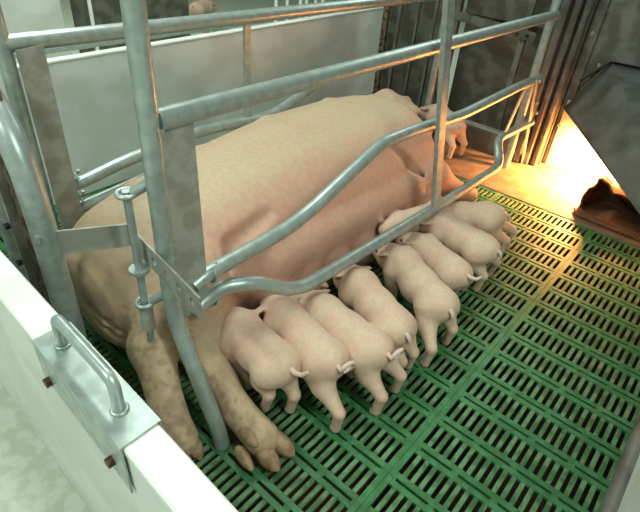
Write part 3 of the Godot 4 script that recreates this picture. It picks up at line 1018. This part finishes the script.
# ---------------------------------------------------------------- neighbouring pen and the room
func make_room() -> void:
	var st := new_st(false)
	box(st, P(-3.9, 1.6, -0.03), Vector3(4.3 * S, 0.06, 3.0 * S), 0.0)
	var o := part("floor_neighbour", st, M.concrete, self)
	tag(o, "floor of the neighbouring pen behind the grey partition", "floor", "", "structure")
	st = new_st(false)
	box(st, P(-2.2, 4.6, -0.03), Vector3(9.0, 0.06, 3.6 * S), 0.0)
	o = part("floor_passage", st, M.concrete, self)
	tag(o, "concrete passage floor beyond the head end", "floor", "", "structure")
	var R := [["wall_west", P(-6.1, 2.2, 1.1), Vector3(0.1, 2.3 * S, 8.6 * S)], ["wall_east", P(2.4, 2.2, 1.1), Vector3(0.1, 2.3 * S, 8.6 * S)], ["wall_north", P(-1.85, 6.4, 1.1), Vector3(8.6 * S, 2.3 * S, 0.1)], ["wall_south", P(-1.85, -1.95, 1.1), Vector3(8.6 * S, 2.3 * S, 0.1)], ["ceiling", P(-1.85, 2.2, 2.25), Vector3(8.7 * S, 0.1, 8.7 * S)]]
	for r in R:
		st = new_st(false)
		box(st, r[1], r[2], 0.0)
		o = part(r[0], st, M.plaster, self)
		tag(o, "plain pale plaster " + ("ceiling" if r[0] == "ceiling" else "wall") + " of the barn, " + r[0].replace("wall_", "").replace("ceiling", "overhead") + (" side" if r[0] != "ceiling" else ""), "ceiling" if r[0] == "ceiling" else "wall", "", "structure")
	# neighbouring pen: board, dark feeder box, crate rails, litter
	var nb := thing("pen_board", "pale grey upright board of the neighbouring pen", "board", P(-3.1, 1.2, 0))
	st = new_st(false)
	plank(st, P(-3.35, 0.3, 0), P(-3.1, 1.42, 0), 0.62 * S, 0.03)
	part("panel", st, M.grey_panel, nb)
	var fb := thing("feed_box", "dark feed box in the neighbouring pen beyond the partition", "box", P(-2.9, 1.75, 0))
	st = new_st(false)
	box(st, P(-3.0, 1.80, 0.24), Vector3(0.35, 0.48 * S, 0.62 * S), 0.01)
	part("body", st, M.trough, fb)
	st = new_st(false)
	box(st, P(-2.85, 1.46, 0.30), Vector3(0.02, 0.6 * S, 0.02), 0.003)
	part("edge_strip", st, M.white, fb)
	var nr := thing("neighbour_rail", "steel tube rail of the next crate beyond the partition", "crate rail", P(-2.35, 2.0, 0))
	st = new_st()
	tube(st, [P(-2.4, 0.4, 0.36), P(-2.4, 3.2, 0.36)], TR)
	part("rail", st, M.steel, nr)
	for v in [0.7, 1.9, 3.1]:
		st = new_st()
		tube(st, [P(-2.4, v, 0.0), P(-2.4, v, 0.36)], TR)
		part("post", st, M.steel, nr)
	for x in [276.0, 287.0, 300.0, 306.0, 315.0, 322.0, 346.0]:
		var w := pu(x, 14.0, -2.15)
		var b := thing("fence_bar", "pale upright bar standing behind the grey partition", "bar", P(-2.15, w.y, 0), "pale bars behind the partition")
		st = new_st()
		tube(st, [P(-2.15, w.y, 0), P(-2.15, w.y, 0.62)], 0.011)
		part("bar", st, M.white, b)
	# fluorescent fittings on the ceiling
	var n := 0
	for q in [[-1.0, -0.9, 1.0], [-1.5, 1.0, 0.75], [-3.6, 1.4, 0.9], [-1.2, 3.6, 0.7], [1.1, 0.3, 1.1]]:
		var at := P(q[0], q[1], 2.16)
		var f := thing("strip_light", ["white strip light on the ceiling above the aisle", "white strip light on the ceiling above the sow crate", "white strip light on the ceiling above the neighbouring pen", "white strip light on the ceiling above the passage", "white strip light on the ceiling above the pen beside the creep nest"][n], "lamp", at, "ceiling strip lights")
		st = new_st(false)
		box(st, at + Vector3(0, 0.025, 0), Vector3(1.5, 0.05, 0.28), 0.01)
		part("housing", st, M.white, f)
		for s in [-0.07, 0.07]:
			st = new_st()
			tube(st, [at + Vector3(-0.7, -0.02, s), at + Vector3(0.7, -0.02, s)], 0.018, 10)
			part("tube", st, M.tube_glow, f)
		var L := AreaLight3D.new()
		L.name = "strip_glow"
		L.area_size = Vector2(1.4, 0.24)
		L.area_normalize_energy = true
		L.light_energy = LAMP * q[2]
		L.light_color = Color(0.94, 1.0, 0.965)
		L.shadow_enabled = true
		L.area_range = 12.0
		f.add_child(L)
		L.position = Vector3(0, -0.05, 0)
		L.rotation_degrees = Vector3(-90, 0, 0)
		n += 1
const LAMP := 4.9
const HEAT := 16.0

func _ready() -> void:
	setup_camera_axes()
	var cam := Camera3D.new()
	cam.name = "camera"
	cam.transform = Transform3D(Basis(g(cam_r), g(-cam_d), g(-cam_f)), P(0, 0, 1))
	cam.fov = rad_to_deg(2.0 * atan(256.0 / FPX))
	cam.near = 0.05
	add_child(cam)
	cam.current = true
	var we := WorldEnvironment.new()
	we.name = "environment"
	var env := Environment.new()
	env.background_mode = Environment.BG_COLOR
	env.background_color = Color(0.02, 0.02, 0.02)
	env.tonemap_mode = Environment.TONE_MAPPER_LINEAR
	env.tonemap_exposure = 1.0
	env.sdfgi_enabled = true
	env.ssao_enabled = true
	env.ssil_enabled = true
	we.environment = env
	add_child(we)
	make_materials()
	M.hood = mat(Color(0.46, 0.48, 0.47), 0.5, 0.4, M.dull_steel.albedo_texture, 1.5)
	M.trough = mat(Color(0.43, 0.43, 0.39), 0.55, 0.4, M.dull_steel.albedo_texture, 1.5)
	skin_noise = FastNoiseLite.new()
	skin_noise.seed = 31
	skin_noise.frequency = 1.0
	skin_noise.fractal_octaves = 3
	make_floor()
	make_walls()
	make_room()
	crate_side(true)
	crate_side(false)
	make_gate()
	make_head_end()
	make_sow()
	make_litter()

func make_litter() -> void:
	var hh := 0.152
	var q := func(x, y): return ph(x, y, hh)
	var f0 := func(x, y): return ph(x, y, 0.0)
	# each: hip, chest, snout, hind feet (left side, right side of the animal), front feet, tail
	make_piglet("pale piglet with a short stub tail, beside the sow's lower hind leg", q.call(277, 363), Vector3(-0.668, 0.578, 0.145), Vector3(-0.765, 0.625, 0.10), [f0.call(265, 411), f0.call(290, 413)], [f0.call(248, 388), Vector3(-0.64, 0.62, 0)], 0)
	make_piglet("piglet with one hind leg stretched far back, second from the sow's hind legs", q.call(325, 358), Vector3(-0.625, 0.685, 0.145), Vector3(-0.735, 0.72, 0.10), [f0.call(335, 432), f0.call(351, 378)], [Vector3(-0.62, 0.65, 0), Vector3(-0.62, 0.72, 0)], 1)
	make_piglet("piglet with a tightly curled tail, third from the sow's hind legs", q.call(371, 348), Vector3(-0.570, 0.765, 0.145), Vector3(-0.70, 0.79, 0.10), [f0.call(375, 415), f0.call(394, 393)], [Vector3(-0.56, 0.73, 0), Vector3(-0.56, 0.80, 0)], 1)
	make_piglet("piglet with a drooping tail, fourth from the sow's hind legs", q.call(394, 326), Vector3(-0.570, 0.918, 0.145), Vector3(-0.69, 0.97, 0.105), [f0.call(396, 378), f0.call(407, 369)], [Vector3(-0.57, 0.88, 0), Vector3(-0.57, 0.95, 0)], 2)
	make_piglet("piglet standing with hind legs straight, fifth from the sow's hind legs", q.call(438, 303), Vector3(-0.545, 1.095, 0.145), Vector3(-0.665, 1.14, 0.11), [f0.call(424, 367), f0.call(445, 345)], [Vector3(-0.54, 1.06, 0), Vector3(-0.54, 1.13, 0)], 2)
	make_piglet("smaller piglet crowded between its neighbours, sixth from the sow's hind legs", Vector3(-0.428, 1.190, 0.13), Vector3(-0.555, 1.235, 0.125), Vector3(-0.66, 1.26, 0.10), [f0.call(450, 300), f0.call(462, 292)], [Vector3(-0.55, 1.2, 0), Vector3(-0.55, 1.27, 0)], 0, 0.95)
	make_piglet("piglet with lamp-lit rump facing the creep nest, seventh from the sow's hind legs", q.call(482, 248), Vector3(-0.565, 1.365, 0.145), Vector3(-0.685, 1.37, 0.11), [f0.call(475, 292), f0.call(488, 277)], [Vector3(-0.56, 1.33, 0), Vector3(-0.56, 1.4, 0)], 2)
	make_piglet("piglet closest to the sow's foreleg at the end of the nursing row", q.call(489, 216), ph(438, 213, 0.118), ph(384, 229, 0.15), [f0.call(498, 257), f0.call(506, 246)], [Vector3(-0.60, 1.48, 0), Vector3(-0.60, 1.56, 0)], 2)
	make_piglet("piglet standing by the feed trough with its rump towards the slats", Vector3(-1.00, 2.22, 0.15), Vector3(-1.13, 2.30, 0.15), Vector3(-1.25, 2.33, 0.12), [Vector3(-0.965, 2.17, 0), Vector3(-0.945, 2.25, 0)], [Vector3(-1.14, 2.26, 0), Vector3(-1.13, 2.33, 0)], 2)
	make_piglet("piglet peering over the sow's neck from behind her back", Vector3(-1.40, 1.86, 0.17), ph(386, 100, 0.20), ph(415, 111, 0.20), [Vector3(-1.43, 1.82, 0), Vector3(-1.37, 1.80, 0)], [Vector3(-1.37, 2.0, 0), Vector3(-1.31, 1.97, 0)], 0, 1.05)
	make_piglet("pink piglet in the neighbouring pen beyond the grey partition", Vector3(-3.70, 2.80, 0.17), Vector3(-3.77, 2.94, 0.17), Vector3(-3.80, 3.07, 0.13), [Vector3(-3.67, 2.79, 0), Vector3(-3.73, 2.77, 0)], [Vector3(-3.73, 2.95, 0), Vector3(-3.80, 2.93, 0)], 0, 1.1)
